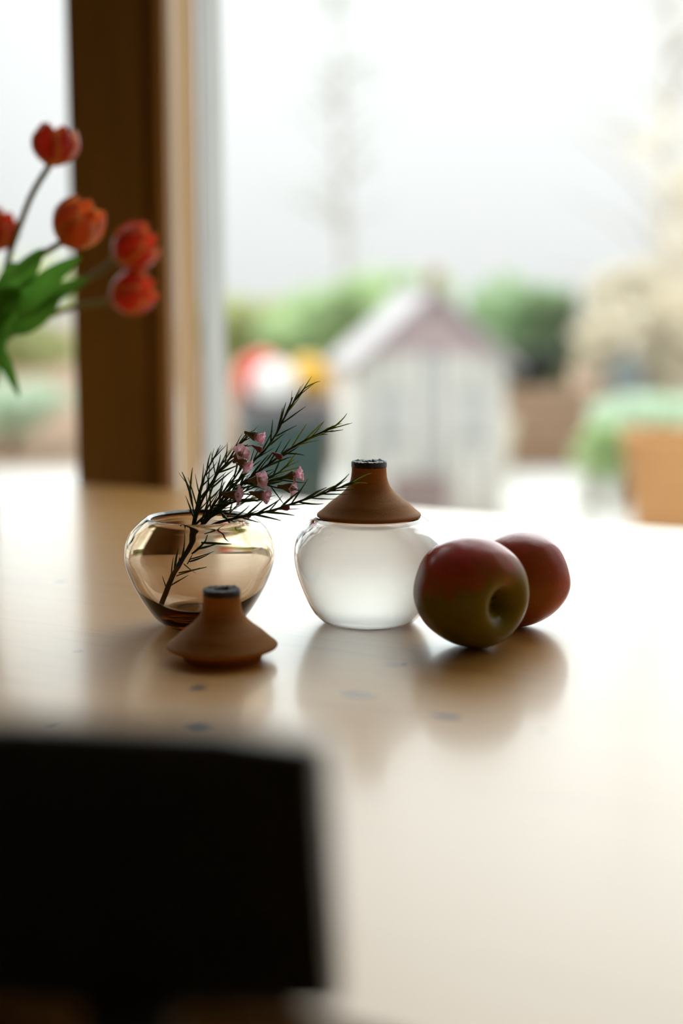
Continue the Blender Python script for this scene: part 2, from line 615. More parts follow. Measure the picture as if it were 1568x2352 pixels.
# ------------------------------------------------------------------ table
far_b = (house(0, 0) + at_z(0, 1096, TZ)).dot(NB)
near_b = at_z(745, 2352, TZ).dot(NB)
T_A0, T_A1 = -2.1, 0.72
print('table', near_b, far_b, 'post', post_l, post_r, b_out)
table = empty('dining_table', house((T_A0 + T_A1) / 2, (near_b + far_b) / 2, 0), ROT)
tag(table, 'glossy pine dining table with knots, under the glass vases and apples', 'table')
TL, TW = (T_A1 - T_A0) / 2, (far_b - near_b) / 2
t_inv = (Matrix.Translation(table.location) @ Matrix.Rotation(ROT, 4, 'Z')).inverted()
knots = []
for px, py, wx, wy, s in ((455, 1580, 26, 9, 0.9), (457, 1664, 42, 13, 0.85), (820, 1596, 60, 11, 0.6), (1025, 1646, 52, 8, 0.7),
                          (905, 1527, 30, 9, 0.25), (928, 1526, 7, 4, 0.7), (140, 1336, 14, 6, 0.6), (120, 1659, 12, 7, 0.7), (180, 1496, 14, 5, 0.4), (1245, 1678, 16, 6, 0.4)):
    c = t_inv @ at_z(px, py, TZ)
    e = t_inv @ at_z(px + wx / 2, py, TZ)
    v = t_inv @ at_z(px, py + wy / 2, TZ)
    knots.append((c.x, c.y, max((e - c).length * 1.35, 0.002), max((v - c).length * 1.2, 0.002), min(s * 1.25, 1.0)))
box('tabletop', (-TL, -TW, TZ - 0.034), (TL, TW, TZ), tabletop_mat(knots), table, 0.004, 3)
for nm, lo, hi in (('apron', (-TL + 0.09, -TW + 0.07, TZ - 0.12), (TL - 0.09, -TW + 0.092, TZ - 0.034)),
                   ('apron', (-TL + 0.09, TW - 0.092, TZ - 0.12), (TL - 0.09, TW - 0.07, TZ - 0.034)),
                   ('apron', (-TL + 0.07, -TW + 0.09, TZ - 0.12), (-TL + 0.092, TW - 0.09, TZ - 0.034)),
                   ('apron', (TL - 0.092, -TW + 0.09, TZ - 0.12), (TL - 0.07, TW - 0.09, TZ - 0.034))):
    box(nm, lo, hi, M['table_side'], table, 0.002)
for sx in (-1, 1):
    for sy in (-1, 1):
        x, y = sx * (TL - 0.085), sy * (TW - 0.085)
        box('leg', (x - 0.035, y - 0.035, 0), (x + 0.035, y + 0.035, TZ - 0.034), M['table_side'], table, 0.004)

# ------------------------------------------------------------------ chair in front of the table's near edge
rail_tr = P(744, 1677, 0.405)
rail_br = P(752, 2300, 0.425)
CH_ROT = math.radians(-12)
chair = empty('dining_chair', (rail_tr.x, rail_tr.y, 0), CH_ROT)
tag(chair, 'dark stained wooden chair, its broad top rail standing before the near table edge', 'chair')
RW = 0.42                                              # rail width, the right end at the local origin
zt, zb = rail_tr.z, rail_br.z
lean = 0.02
secs = 14
v, f = [], []
for i in range(secs + 1):
    u = i / secs
    x = -RW * (1 - u)
    crown = 0.0035 * (1 - (2 * u - 1) ** 2)
    bow = -0.022 * (1 - (2 * u - 1) ** 2)
    e = 0.0 if 0 < i < secs else 0.004
    xr = x + (0.010 if i == secs else 0.0)
    th = 0.011
    prof = [(-th, zb + 0.008, 1), (-th, zt - 0.010, 0), (-th + 0.004, zt - 0.003, 0), (-th * 0.3, zt, 0), (th * 0.3, zt, 0), (th - 0.004, zt - 0.003, 0), (th, zt - 0.010, 0),
            (th, zb + 0.008, 1), (th - 0.005, zb, 1), (-th + 0.005, zb, 1)]
    for (y, z, low) in prof:
        zz = z + crown * (0 if low else 1)
        xx = x + (0.0003 * (zt - zz) / (zt - zb) if i == secs else 0)
        if i in (0, secs): y *= 0.6; zz = zz - 0.0 if low else zz - 0.004
        v.append((xx, y + bow + lean * (zt - zz) / (zt - zb), zz))
np_ = 10
for i in range(secs):
    for k in range(np_):
        k2 = (k + 1) % np_
        f.append((i * np_ + k, (i + 1) * np_ + k, (i + 1) * np_ + k2, i * np_ + k2))
f.append(tuple(range(np_))); f.append(tuple(reversed(range(secs * np_, (secs + 1) * np_))))
top_rail = mesh_obj('top_rail', v, f, M['chair'], chair, True)
top_rail.data.set_sharp_from_angle(angle=math.radians(60))
for x in (-RW + 0.06, -0.062):                         # rear posts run to the floor as rear legs
    pts = spline([(x, -0.002, zb + 0.004), (x, 0.006, 0.62), (x, 0.010, 0.46), (x, -0.01, 0.22), (x, -0.05, 0.0)], 5)
    tube('rear_leg', pts, 0.0145, M['chair'], chair, 10)
for k in range(4):
    x = -RW + 0.06 + (RW - 0.122) * (k + 1) / 5
    tube('spindle', [(x, -0.006, zb + 0.002), (x, 0.012, 0.62), (x, 0.018, 0.475)], 0.007, M['chair'], chair, 8)
box('seat', (-RW + 0.03, 0.005, 0.44), (-0.03, 0.40, 0.475), M['chair'], chair, 0.012, 3)
for x in (-RW + 0.07, -0.07):
    tube('front_leg', [(x, 0.36, 0.445), (x, 0.37, 0.2), (x, 0.375, 0.0)], [0.017, 0.0155, 0.012], M['chair'], chair, 10)
    tube('stretcher', [(x, -0.01, 0.2), (x, 0.37, 0.2)], 0.009, M['chair'], chair, 8)
tube('stretcher', [(-RW + 0.07, 0.18, 0.2), (-0.07, 0.18, 0.2)], 0.009, M['chair'], chair, 8)

# ------------------------------------------------------------------ vases
def smooth_profile(pts, n=5):
    return [(max(p.x, 0.0), p.y) for p in spline([(r, z, 0) for r, z in pts], n)]


def shell_profile(outer, inner, n=5):
    """closed wall: up the outside, over the rim and down the inside"""
    return smooth_profile(outer, n) + list(reversed(smooth_profile(inner, n)))


BOWL_C = at_z(459, 1449, TZ)
BOWL_C = Vector((P(459, 1300, 1.013).x, 1.013, TZ))
OUT_A = [(0, 0.0012), (0.014, 0.0010), (0.020, 0.0), (0.0255, 0.0012), (0.0312, 0.0052), (0.0363, 0.0110), (0.0425, 0.0205), (0.0485, 0.0320), (0.0525, 0.0425),
         (0.0540, 0.0515), (0.0530, 0.0610), (0.0490, 0.0697), (0.0432, 0.0758), (0.0390, 0.0790), (0.0375, 0.0798)]
IN_A = [(0, 0.0105), (0.012, 0.0106), (0.022, 0.0118), (0.0295, 0.0148), (0.0355, 0.0195), (0.0415, 0.0275), (0.0465, 0.0370), (0.0495, 0.0450),
        (0.0503, 0.0515), (0.0484, 0.0592), (0.0438, 0.0657), (0.0385, 0.0706), (0.0346, 0.0745), (0.0340, 0.0785)]
IN_A = IN_A[:7] + [(0.0496, 0.0450), (0.0506, 0.0515), (0.0491, 0.0596), (0.0448, 0.0666), (0.0395, 0.0720), (0.0355, 0.0757), (0.0349, 0.0785)]
bowl = lathe('amber_vase', shell_profile(OUT_A, IN_A), M['amber'], None, 96)
bowl.location = BOWL_C
tag(bowl, 'open smoky amber glass vase holding the flowering sprig', 'vase')

VASE_C = Vector((P(846, 1300, 1.022).x, 1.022, TZ))
OUT_W = [(0, 0.001), (0.018, 0.0008), (0.027, 0.0), (0.0325, 0.0015), (0.0368, 0.0048), (0.0405, 0.0092), (0.0445, 0.0165), (0.0487, 0.0265), (0.0524, 0.0379), (0.0542, 0.049),
         (0.0531, 0.0608), (0.0492, 0.0694), (0.0435, 0.0752), (0.0390, 0.0781), (0.0375, 0.0788)]
IN_W = [(0, 0.0018), (0.018, 0.0016), (0.0262, 0.0012), (0.0312, 0.0024), (0.0355, 0.0056), (0.0394, 0.0102), (0.0434, 0.0172), (0.0475, 0.0270), (0.0510, 0.0382), (0.0524, 0.0488),
        (0.0509, 0.0592), (0.0466, 0.0668), (0.0409, 0.0720), (0.0367, 0.0750), (0.0355, 0.0775)]
vase = empty('white_vase', VASE_C)
tag(vase, 'round milky white glass vase wearing a wooden collar, left of the apples', 'vase')
lathe('glass_body', shell_profile(OUT_W, IN_W), M['clear'], vase, 96)
opal_prof = smooth_profile([(max(r - 0.0003, 0), z + (0.0003 if r < 0.03 else 0)) for r, z in IN_W[:13]] + [(0.0362, 0.0754)], 5)
lathe('opal_lining', opal_prof, M['opal'], vase, 96)

ST_OUT = [(0, -0.0090), (0.0240, -0.0090), (0.0262, -0.0084), (0.0276, -0.0062), (0.0303, -0.0042), (0.0345, -0.0020), (0.0370, -0.0009), (0.0378, 0.0003), (0.0372, 0.0016),
          (0.0340, 0.0041), (0.0282, 0.0094), (0.0222, 0.0140), (0.0180, 0.0178), (0.0152, 0.0215), (0.0134, 0.0262), (0.0127, 0.031), (0.0125, 0.0352)]


def stopper(loc, label, tilt=(0, 0)):
    s = empty('wooden_stopper', loc)
    s.rotation_euler = (tilt[0], tilt[1], 0)
    tag(s, label, 'stopper', 'wooden vase stoppers')
    prof = smooth_profile(ST_OUT, 4) + [(0.0056, 0.0352), (0.0053, 0.0340), (0.0053, 0.004), (0, 0.004)]
    lathe('collar', prof, M['stopper'], s, 72)
    # rough dark ring on the neck
    rnd = random.Random(4)
    seg = 72
    rp = [(0.0127, 0.0352), (0.01285, 0.0358), (0.01285, 0.0386), (0.0124, 0.0394), (0.0108, 0.0395), (0.0092, 0.0392), (0.0076, 0.0395), (0.0062, 0.0392), (0.0055, 0.0384), (0.0054, 0.0352)]
    v, f = lathe_data(rp + [rp[0]], seg)
    n = len(rp)
    v = v[:n * seg]
    f = [tuple(i % (n * seg) for i in q) for q in f]
    for i in range(2 * seg, 9 * seg):
        ring = i // seg
        j = rnd.uniform(-1, 1)
        if ring >= 3: v[i].z += j * 0.00035 + (0.0009 if rnd.random() < 0.03 else 0)
        sc_ = 1 + rnd.uniform(-1, 1) * (0.008 if ring < 4 else 0.03)
        v[i].x *= sc_; v[i].y *= sc_
    tag(mesh_obj('dark_rim', v, f, M['burnt'], s, True), 'rough blackened rim around the hole')
    return s


stopper((VASE_C.x + 0.0002, VASE_C.y, TZ + 0.0796), 'wooden stopper with black rim sitting on the white glass vase')
ST2 = P(510, 1450, 0.915)
st2 = stopper((ST2.x, ST2.y, TZ + 0.0090 * 0.965), 'wooden stopper with black rim on the table before the amber vase', (0.0, -0.0))
st2.scale = (0.965, 0.965, 0.965)

# ------------------------------------------------------------------ apples
def apple(name, loc, axis, roll, R, squash, mat, label, seed, stem):
    a = empty(name, loc, quat=aim_quat(axis, roll))
    tag(a, label, 'apple', 'apples')
    rnd = random.Random(seed)
    ph = [rnd.uniform(0, 6.28) for _ in range(8)]
    prof = [(0.0, 0.50), (0.05, 0.50), (0.10, 0.53), (0.15, 0.60), (0.20, 0.70), (0.26, 0.785), (0.34, 0.85), (0.46, 0.895), (0.60, 0.87), (0.76, 0.755), (0.90, 0.54), (0.98, 0.26),
            (1.0, 0.0), (0.97, -0.27), (0.88, -0.54), (0.74, -0.77), (0.58, -0.90), (0.42, -0.93), (0.28, -0.885), (0.16, -0.80), (0.07, -0.745), (0.0, -0.73)]
    pr = [(max(p.x, 0) if 0 < i else 0, p.y) for i, p in enumerate(spline([(r, z, 0) for r, z in prof], 3))]
    pr[-1] = (0.0, pr[-1][1])
    v, f = lathe_data([(r * R, z * R * squash) for r, z in reversed(pr)], 72)
    for p in v:
        an = math.atan2(p.y, p.x)
        h = p.z / R
        w = 1 + 0.012 * math.sin(2 * an + ph[0]) + 0.010 * math.sin(5 * an + ph[1]) * (0.6 - 0.6 * h) + 0.009 * math.sin(3 * an + ph[2] + 2.5 * h)
        w += 0.006 * math.sin(7 * an + ph[3] + 3 * h) * math.sin(4 * h + ph[4])
        rr = math.hypot(p.x, p.y) / R
        if rr > 0.15: p.x *= w; p.y *= w
    body = mesh_obj('flesh', v, f, mat, a, True)
    if stem:
        pts = spline([(0, 0, 0.48 * R), (0.03 * R, 0.01 * R, 0.58 * R), (0.08 * R, 0.02 * R, 0.66 * R)], 4)
        tube('stem', pts, 0.0011, M['twig'], a, 8)
    cv, cf = [], []
    for k in range(5):
        an = 2 * math.pi * k / 5
        d = Vector((math.cos(an), math.sin(an), 0)); s = Vector((-math.sin(an), math.cos(an), 0))
        b0 = len(cv)
        cv += [d * 0.012 * R + s * 0.03 * R + Vector((0, 0, -0.735 * R * squash)), d * 0.012 * R - s * 0.03 * R + Vector((0, 0, -0.735 * R * squash)), d * 0.09 * R + Vector((0, 0, -0.82 * R * squash))]
        cf.append((b0, b0 + 1, b0 + 2))
    cx = mesh_obj('calyx', cv, cf, M['twig'], a)
    sol = cx.modifiers.new('thick', 'SOLIDIFY'); sol.thickness = 0.0005
    return a, v


def drop_to_table(a, verts):
    """sink or lift the fruit until its lowest point touches the table"""
    q = a.rotation_quaternion
    zmin = min((q @ p).z for p in verts)
    a.location.z = TZ - zmin


c1 = P(1081, 1360, 0.949)
AX1 = (0.60, -0.79, -0.11)
m1 = apple_mat('apple_green_red_skin', aim_quat(AX1, 2.07).inverted() @ Vector((-0.22, 0.10, 0.95)), (0.22, 0.18, 0.010), (0.62, 0.045, 0.042), -0.10, 0.80)
ap, av = apple('apple', c1, AX1, 2.07, 0.0372, 0.99, m1, 'green apple with red blushed top, its stem hollow facing forward', 3, True)
drop_to_table(ap, av)
c2 = P(1196, 1334, 1.010)
m2 = apple_mat('apple_red_skin', (0.1, 0.6, -0.5), (0.36, 0.11, 0.016), (0.56, 0.045, 0.040), -0.9, 0.4)
ap2, av2 = apple('apple', c2, (-0.85, -0.25, -0.30), 0.3, 0.0336, 0.98, m2, 'redder apple standing half hidden behind the green apple', 8, False)
drop_to_table(ap2, av2)
print('apple z', ap.location, ap2.location)


# ------------------------------------------------------------------ flowering sprig in the amber vase
rnd = random.Random(11)


def needle_mesh(name, L, w, curve, mat):
    """thin curved needle along +Z, diamond section"""
    n = 5
    v, f = [], []
    for i in range(n + 1):
        u = i / n
        r = w * (0.55 + 0.45 * math.sin(math.pi * min(u * 1.25 + 0.12, 1.0))) if u < 0.95 else w * 0.25
        off = curve * L * u * u
        hook = curve * L * 0.6 * max(0, u - 0.85)
        for dx, dy in ((r, 0), (0, r * 0.7), (-r, 0), (0, -r * 0.7)):
            v.append((dx + off + hook, dy, L * u * (1 - 0.15 * abs(curve) * u)))
    for i in range(n):
        for k in range(4):
            k2 = (k + 1) % 4
            f.append((i * 4 + k, i * 4 + k2, (i + 1) * 4 + k2, (i + 1) * 4 + k))
    f.append((3, 2, 1, 0)); f.append(tuple(range(n * 4, n * 4 + 4)))
    me = bpy.data.meshes.new(name)
    me.from_pydata(v, [], f)
    me.polygons.foreach_set('use_smooth', [True] * len(me.polygons))
    me.materials.append(mat)
    return me


NEEDLES = [needle_mesh('needle', 1.0, 0.041, c, M['needle']) for c in (0.03, 0.07, 0.13, -0.06)]
NEEDLES_T = [needle_mesh('needle', 1.0, 0.040, c, M['needle_tip']) for c in (0.05, 0.15)]
S0 = P(368, 1396, 1.000)
sprig = empty('waxflower_sprig', S0)
tag(sprig, 'cut sprig with needle leaves and pink flowers leaning in the amber vase', 'flower sprig')
NCOUNT = 0


def put_needle(parent, base, direction, L, tip=False):
    global NCOUNT
    NCOUNT += 1
    me = rnd.choice(NEEDLES_T if tip else NEEDLES)
    o = bpy.data.objects.new('needle', me)
    COL.objects.link(o)
    o.parent = parent
    o.location = Vector(base) - S0
    o.rotation_mode = 'QUATERNION'
    o.rotation_quaternion = aim_quat(direction, rnd.uniform(0, 6.28))
    o.scale = (L, L, L)
    return o


def px_needle(parent, p, q, d0, d1, tip=False):
    a, b = P(*p, d0), P(*q, d1)
    o = put_needle(parent, a, b - a, (b - a).length, tip)
    o.scale = (o.scale.x * 1.25, o.scale.y * 1.25, o.scale.z)


def branch(pix, r0, r1, spacing=None, start=0.0, tip_from=0.75, nlen=(0.014, 0.022), spread=(0.28, 0.65), name='branch'):
    """pix: (px, py, depth)"""
    pts = spline([P(x, y, d) for x, y, d in pix], 6)
    n = len(pts)
    o = tube(name, [p - S0 for p in pts], [r0 + (r1 - r0) * i / (n - 1) for i in range(n)], M['twig'], sprig, 7)
    if spacing:
        lens = [0.0]
        for i in range(1, n): lens.append(lens[-1] + (pts[i] - pts[i - 1]).length)
        tot = lens[-1]
        s = start * tot
        ang = rnd.uniform(0, 6.28)
        while s < tot:
            i = max(k for k in range(n) if lens[k] <= s)
            i = min(i, n - 2)
            t = (s - lens[i]) / max(lens[i + 1] - lens[i], 1e-9)
            p = pts[i].lerp(pts[i + 1], t)
            tan = (pts[i + 1] - pts[i]).normalized()
            side = tan.orthogonal().normalized()
            side = Quaternion(tan, ang) @ side
            u = s / tot
            sp = rnd.uniform(*spread) * (1.0 if u < 0.8 else 0.6)
            dirn = tan * math.cos(sp) + side * math.sin(sp)
            dirn.y *= 0.75
            L = rnd.uniform(*nlen) * (1.0 if u < 0.85 else 0.75)
            put_needle(o, p, dirn, L, u > tip_from and rnd.random() < 0.65)
            ang += 2.2 + rnd.uniform(-0.5, 0.5)
            s += spacing * rnd.uniform(0.8, 1.25) * (1.0 if u < 0.8 else 0.7)
    return o


stem = branch([(368, 1396, 1.000), (386, 1350, 1.003), (410, 1295, 1.006), (436, 1245, 1.009), (458, 1212, 1.010)], 0.0020, 0.0017, name='stem')
for p, q in (((381, 1353), (370, 1326)), ((393, 1325), (396, 1271)), ((401, 1311), (405, 1248)), ((411, 1290), (413, 1270)), ((417, 1278), (427, 1228)),
             ((390, 1350), (431, 1324)), ((405, 1327), (462, 1302)), ((410, 1318), (474, 1295)), ((422, 1289), (452, 1320)), ((435, 1284), (485, 1269)),
             ((436, 1278), (494, 1258)), ((452, 1250), (498, 1243)), ((462, 1238), (531, 1243)), ((485, 1211), (523, 1242)), ((440, 1262), (478, 1234)), ((430, 1290), (445, 1262)),
             ((470, 1230), (511, 1217))):
    px_needle(stem, p, q, 1.006, 1.006 + rnd.uniform(-0.008, 0.004))
SP = 0.0030
branch([(440, 1240, 1.008), (468, 1200, 1.012), (497, 1168, 1.016), (521, 1130, 1.018), (556, 1095, 1.020), (582, 1059, 1.021), (609, 1033, 1.022), (635, 995, 1.024), (651, 963, 1.026), (673, 925, 1.028), (700, 890, 1.030)],
       0.0012, 0.0005, SP * 1.3, 0.12, 0.78)
branch([(450, 1225, 1.009), (480, 1186, 1.010), (527, 1139, 1.010), (556, 1112, 1.011), (585, 1089, 1.012), (615, 1068, 1.013), (650, 1042, 1.013), (688, 1018, 1.014), (732, 996, 1.014), (766, 982, 1.014)],
       0.0012, 0.0005, SP, 0.12, 0.72)
branch([(452, 1222, 1.009), (497, 1202, 1.003), (541, 1190, 0.998), (574, 1183, 0.995), (629, 1171, 0.992), (673, 1156, 0.990), (726, 1139, 0.988), (776, 1121, 0.987), (812, 1108, 0.986)],
       0.0011, 0.0005, SP * 0.95, 0.25, 0.72)
branch([(436, 1245, 1.008), (442, 1205, 1.012), (452, 1159, 1.018), (461, 1118, 1.022), (480, 1071, 1.026), (494, 1046, 1.028)], 0.0009, 0.0004, SP * 1.05, 0.15, 0.85)
branch([(438, 1240, 1.008), (456, 1170, 1.010), (477, 1124, 1.012), (503, 1083, 1.012), (521, 1062, 1.012), (544, 1027, 1.012), (566, 1007, 1.012)], 0.0010, 0.0005, SP * 1.25, 0.12, 1.1)
branch([(458, 1212, 1.010), (490, 1160, 1.004), (516, 1125, 1.000), (541, 1095, 0.998), (556, 1066, 0.997)], 0.0009, 0.0005, SP * 1.2, 0.15, 1.1)
branch([(497, 1168, 1.016), (540, 1140, 1.022), (590, 1115, 1.028), (640, 1085, 1.032), (662, 1066, 1.034)], 0.0007, 0.0004, SP * 1.1, 0.1, 0.8)
branch([(556, 1112, 1.011), (600, 1108, 1.006), (632, 1103, 1.004), (658, 1097, 1.003)], 0.0006, 0.0005, SP * 1.7, 0.1, 1.1)
branch([(556, 1108, 1.011), (600, 1110, 1.003), (630, 1119, 1.000), (650, 1122, 0.999)], 0.0006, 0.0005, SP * 1.9, 0.1, 1.1)
branch([(462, 1200, 1.014), (478, 1150, 1.022), (492, 1105, 1.028), (506, 1072, 1.031), (520, 1052, 1.033)], 0.0008, 0.0004, SP * 1.2, 0.15, 0.9)
branch([(468, 1205, 1.006), (505, 1168, 1.002), (545, 1150, 0.999), (590, 1148, 0.997)], 0.0008, 0.0004, SP * 1.3, 0.2, 1.1)
branch([(445, 1180, 1.02), (438, 1130, 1.024), (432, 1113, 1.025)], 0.0005, 0.0003, SP * 2, 0.2, 1.1)
branch([(503, 1150, 1.012), (515, 1190, 1.02), (545, 1160, 1.03), (590, 1140, 1.034)], 0.0006, 0.0003, SP * 1.6, 0.2, 0.8)


# flowers: calyx cup, five petals, stamens, a stalk
def petal_small():
    v, f, n, m = [], [], 5, 4
    for i in range(n + 1):
        u = i / n
        w = 0.0025 * math.sin(math.pi * min(0.16 + u * 0.80, 1.0)) ** 0.7
        for j in range(m + 1):
            s = j / m * 2 - 1
            r = 0.0012 + 0.0041 * u
            v.append((r, s * w, 0.0012 * math.sin(u * 2.6) + 0.0006 * s * s))
    for i in range(n):
        for j in range(m):
            a = i * (m + 1) + j
            f.append((a, a + 1, a + m + 2, a + m + 1))
    me = bpy.data.meshes.new('petal')
    me.from_pydata(v, [], f)
    me.polygons.foreach_set('use_smooth', [True] * len(me.polygons))
    me.materials.append(M['pink'])
    return me


PETAL = petal_small()
cup_prof = smooth_profile([(0, -0.0062), (0.0007, -0.0060), (0.0010, -0.0040), (0.0018, -0.0020), (0.0023, -0.0004), (0.0023, 0.0004), (0.0015, 0.0003), (0, -0.0002)], 3)
cv_, cf_ = lathe_data(cup_prof, 18)
bud_v, bud_f = lathe_data(smooth_profile([(0, -0.0058), (0.0006, -0.0055), (0.0011, -0.0030), (0.0021, -0.0004), (0.0023, 0.0010), (0.0017, 0.0024), (0.0, 0.0030)], 3), 18)


def flower(px, py, d, direction, scale=1.0, stalk=None, openness=0.35):
    scale *= 1.15
    c = P(px, py, d)
    cup = mesh_obj('flower', cv_, cf_, M['calyx'], sprig, True)
    cup.location = c - S0
    cup.rotation_mode = 'QUATERNION'
    cup.rotation_quaternion = aim_quat(direction, rnd.uniform(0, 6.28))
    cup.scale = (scale, scale, scale)
    for k in range(5):
        o = bpy.data.objects.new('petal', PETAL)
        COL.objects.link(o); o.parent = cup
        o.rotation_euler = Matrix.Rotation(2 * math.pi * k / 5 + rnd.uniform(-0.1, 0.1), 3, 'Z').to_euler()
        q = Quaternion((0, 0, 1), 2 * math.pi * k / 5) @ Quaternion((0, 1, 0), -openness - rnd.uniform(-0.15, 0.2))
        o.rotation_mode = 'QUATERNION'; o.rotation_quaternion = q
    sv, sf = [], []
    for k in range(9):
        a = 2 * math.pi * k / 9
        tv, tf = tube_data([(0.0014 * math.cos(a), 0.0014 * math.sin(a), 0), (0.0011 * math.cos(a), 0.0011 * math.sin(a), 0.0016), (0.0005 * math.cos(a), 0.0005 * math.sin(a), 0.0021)], 0.00016, 4)
        b0 = len(sv); sv += tv; sf += [tuple(i + b0 for i in q) for q in tf]
    tag(mesh_obj('stamens', sv, sf, M['stamen'], cup), kind='stuff')
    if stalk:
        a = P(*stalk)
        q = Vector(direction).normalized()
        e = c - q * 0.0058 * scale
        tube('flower_stalk', [a - S0, (a.lerp(e, 0.6)) - S0, e - S0], 0.0005, M['calyx'], sprig, 6)


def bud(px, py, d, direction, stalk):
    c = P(px, py, d)
    b = mesh_obj('flower_bud', bud_v, bud_f, M['bud'], sprig, True)
    b.location = c - S0
    b.rotation_mode = 'QUATERNION'; b.rotation_quaternion = aim_quat(direction)
    a = P(*stalk); e = c - Vector(direction).normalized() * 0.0056
    tube('flower_stalk', [a - S0, a.lerp(e, 0.5) + Vector((0, 0, -0.0006)) - S0, e - S0], 0.0004, M['calyx'], sprig, 6)


flower(586, 1002, 1.010, (0.85, -0.35, -0.30), 1.25, (566, 1007, 1.012), 0.75)
flower(550, 1045, 0.997, (0.50, -0.55, 0.62), 1.3, (535, 1060, 1.000), 0.25)
flower(558, 1064, 0.995, (0.75, -0.35, -0.55), 1.25, (545, 1072, 0.998), 0.6)
flower(592, 1102, 0.994, (0.75, -0.55, 0.1), 1.3, (572, 1110, 1.000), 0.35)
flower(539, 1137, 0.993, (0.95, -0.25, -0.08), 1.35, (512, 1138, 1.000), 0.10)
flower(600, 1137, 0.992, (0.90, -0.42, -0.15), 1.3, (572, 1130, 1.000), 0.45)
flower(674, 1092, 1.002, (0.90, -0.25, 0.20), 1.3, (650, 1099, 1.003), 0.7)
flower(666, 1121, 0.998, (0.95, -0.22, -0.12), 1.3, (645, 1121, 0.999), 0.12)
bud(594, 1031, 1.012, (0.75, -0.3, -0.35), (558, 1022, 1.012))
bud(640, 1048, 1.010, (0.8, -0.3, -0.4), (612, 1058, 1.012))
bud(656, 1166, 0.989, (0.9, -0.2, 0.2), (624, 1174, 0.992))
print('needles', NCOUNT)

# ------------------------------------------------------------------ tulips and their vase at the left
TV_D = 1.42
tv_c = at_z(-104, 1215, TZ)
tvase = lathe('tulip_vase', shell_profile([(0, 0.001), (0.038, 0.0), (0.0425, 0.002), (0.044, 0.01), (0.044, 0.08), (0.0445, 0.15), (0.046, 0.168)],
                                          [(0, 0.012), (0.034, 0.012), (0.0395, 0.015), (0.0405, 0.03), (0.0405, 0.08), (0.041, 0.15), (0.0445, 0.167)], 4), M['clear'], None, 64)
tvase.location = tv_c
tag(tvase, 'clear glass cylinder vase at the left table edge holding the tulips', 'vase')


def tulip_petal_mesh(inner, mat='petal'):
    v, f, uv = [], [], []
    n, m = 9, 6
    for i in range(n + 1):
        u = i / n
        z = u ** 0.9
        r = 0.50 * math.sin(math.pi * (0.06 + 0.74 * u ** 0.8)) ** 0.85 * (0.95 if inner else 1.04) + (0.03 if not inner else 0)
        w = 0.62 * math.sin(math.pi * (0.10 + 0.84 * u ** 0.85)) ** 0.75
        if u > 0.8: w *= 1 - ((u - 0.8) / 0.2) ** 2 * 0.45
        for j in range(m + 1):
            s = j / m * 2 - 1
            a = s * w / max(r, 0.22) * 0.72
            a = max(-1.15, min(1.15, a))
            rr = r * (1 + 0.03 * math.cos(3 * s))
            v.append((rr * math.cos(a), rr * math.sin(a), z + 0.05 * (1 - s * s) * u - 0.05 * u))
            uv.append((j / m, u))
    for i in range(n):
        for j in range(m):
            a = i * (m + 1) + j
            f.append((a, a + 1, a + m + 2, a + m + 1))
    me = bpy.data.meshes.new('petal')
    me.from_pydata(v, [], f)
    lay = me.uv_layers.new(name='UVMap')
    for lp in me.loops: lay.data[lp.index].uv = uv[lp.vertex_index]
    me.polygons.foreach_set('use_smooth', [True] * len(me.polygons))
    me.materials.append(M[mat])
    return me


TP_IN, TP_OUT = tulip_petal_mesh(True), tulip_petal_mesh(False)
TO_IN, TO_OUT = tulip_petal_mesh(True, 'petal_orange'), tulip_petal_mesh(False, 'petal_orange')
MOUTH = tv_c + Vector((0, 0, 0.160))


def blade(pts, width, mat, name='leaf', parent=None, origin=Vector((0, 0, 0)), facing=Vector((0, -1, 0.3))):
    """folded leaf blade along a path"""
    ps = spline(pts, 6)
    n = len(ps)
    v, f = [], []
    for i, p in enumerate(ps):
        u = i / (n - 1)
        t = (ps[min(i + 1, n - 1)] - ps[max(i - 1, 0)]).normalized()
        s = t.cross(facing).normalized()
        up = s.cross(t).normalized()
        w = width * (math.sin(math.pi * (0.10 + 0.90 * u)) ** 0.8 if u < 0.999 else 0.02)
        for k in (-1, -0.5, 0, 0.5, 1):
            v.append(p - origin + s * w * k + up * (w * 0.35 * k * k))
    for i in range(n - 1):
        for k in range(4):
            a = i * 5 + k
            f.append((a, a + 1, a + 6, a + 5))
    o = mesh_obj(name, v, f, mat, parent, True)
    return o


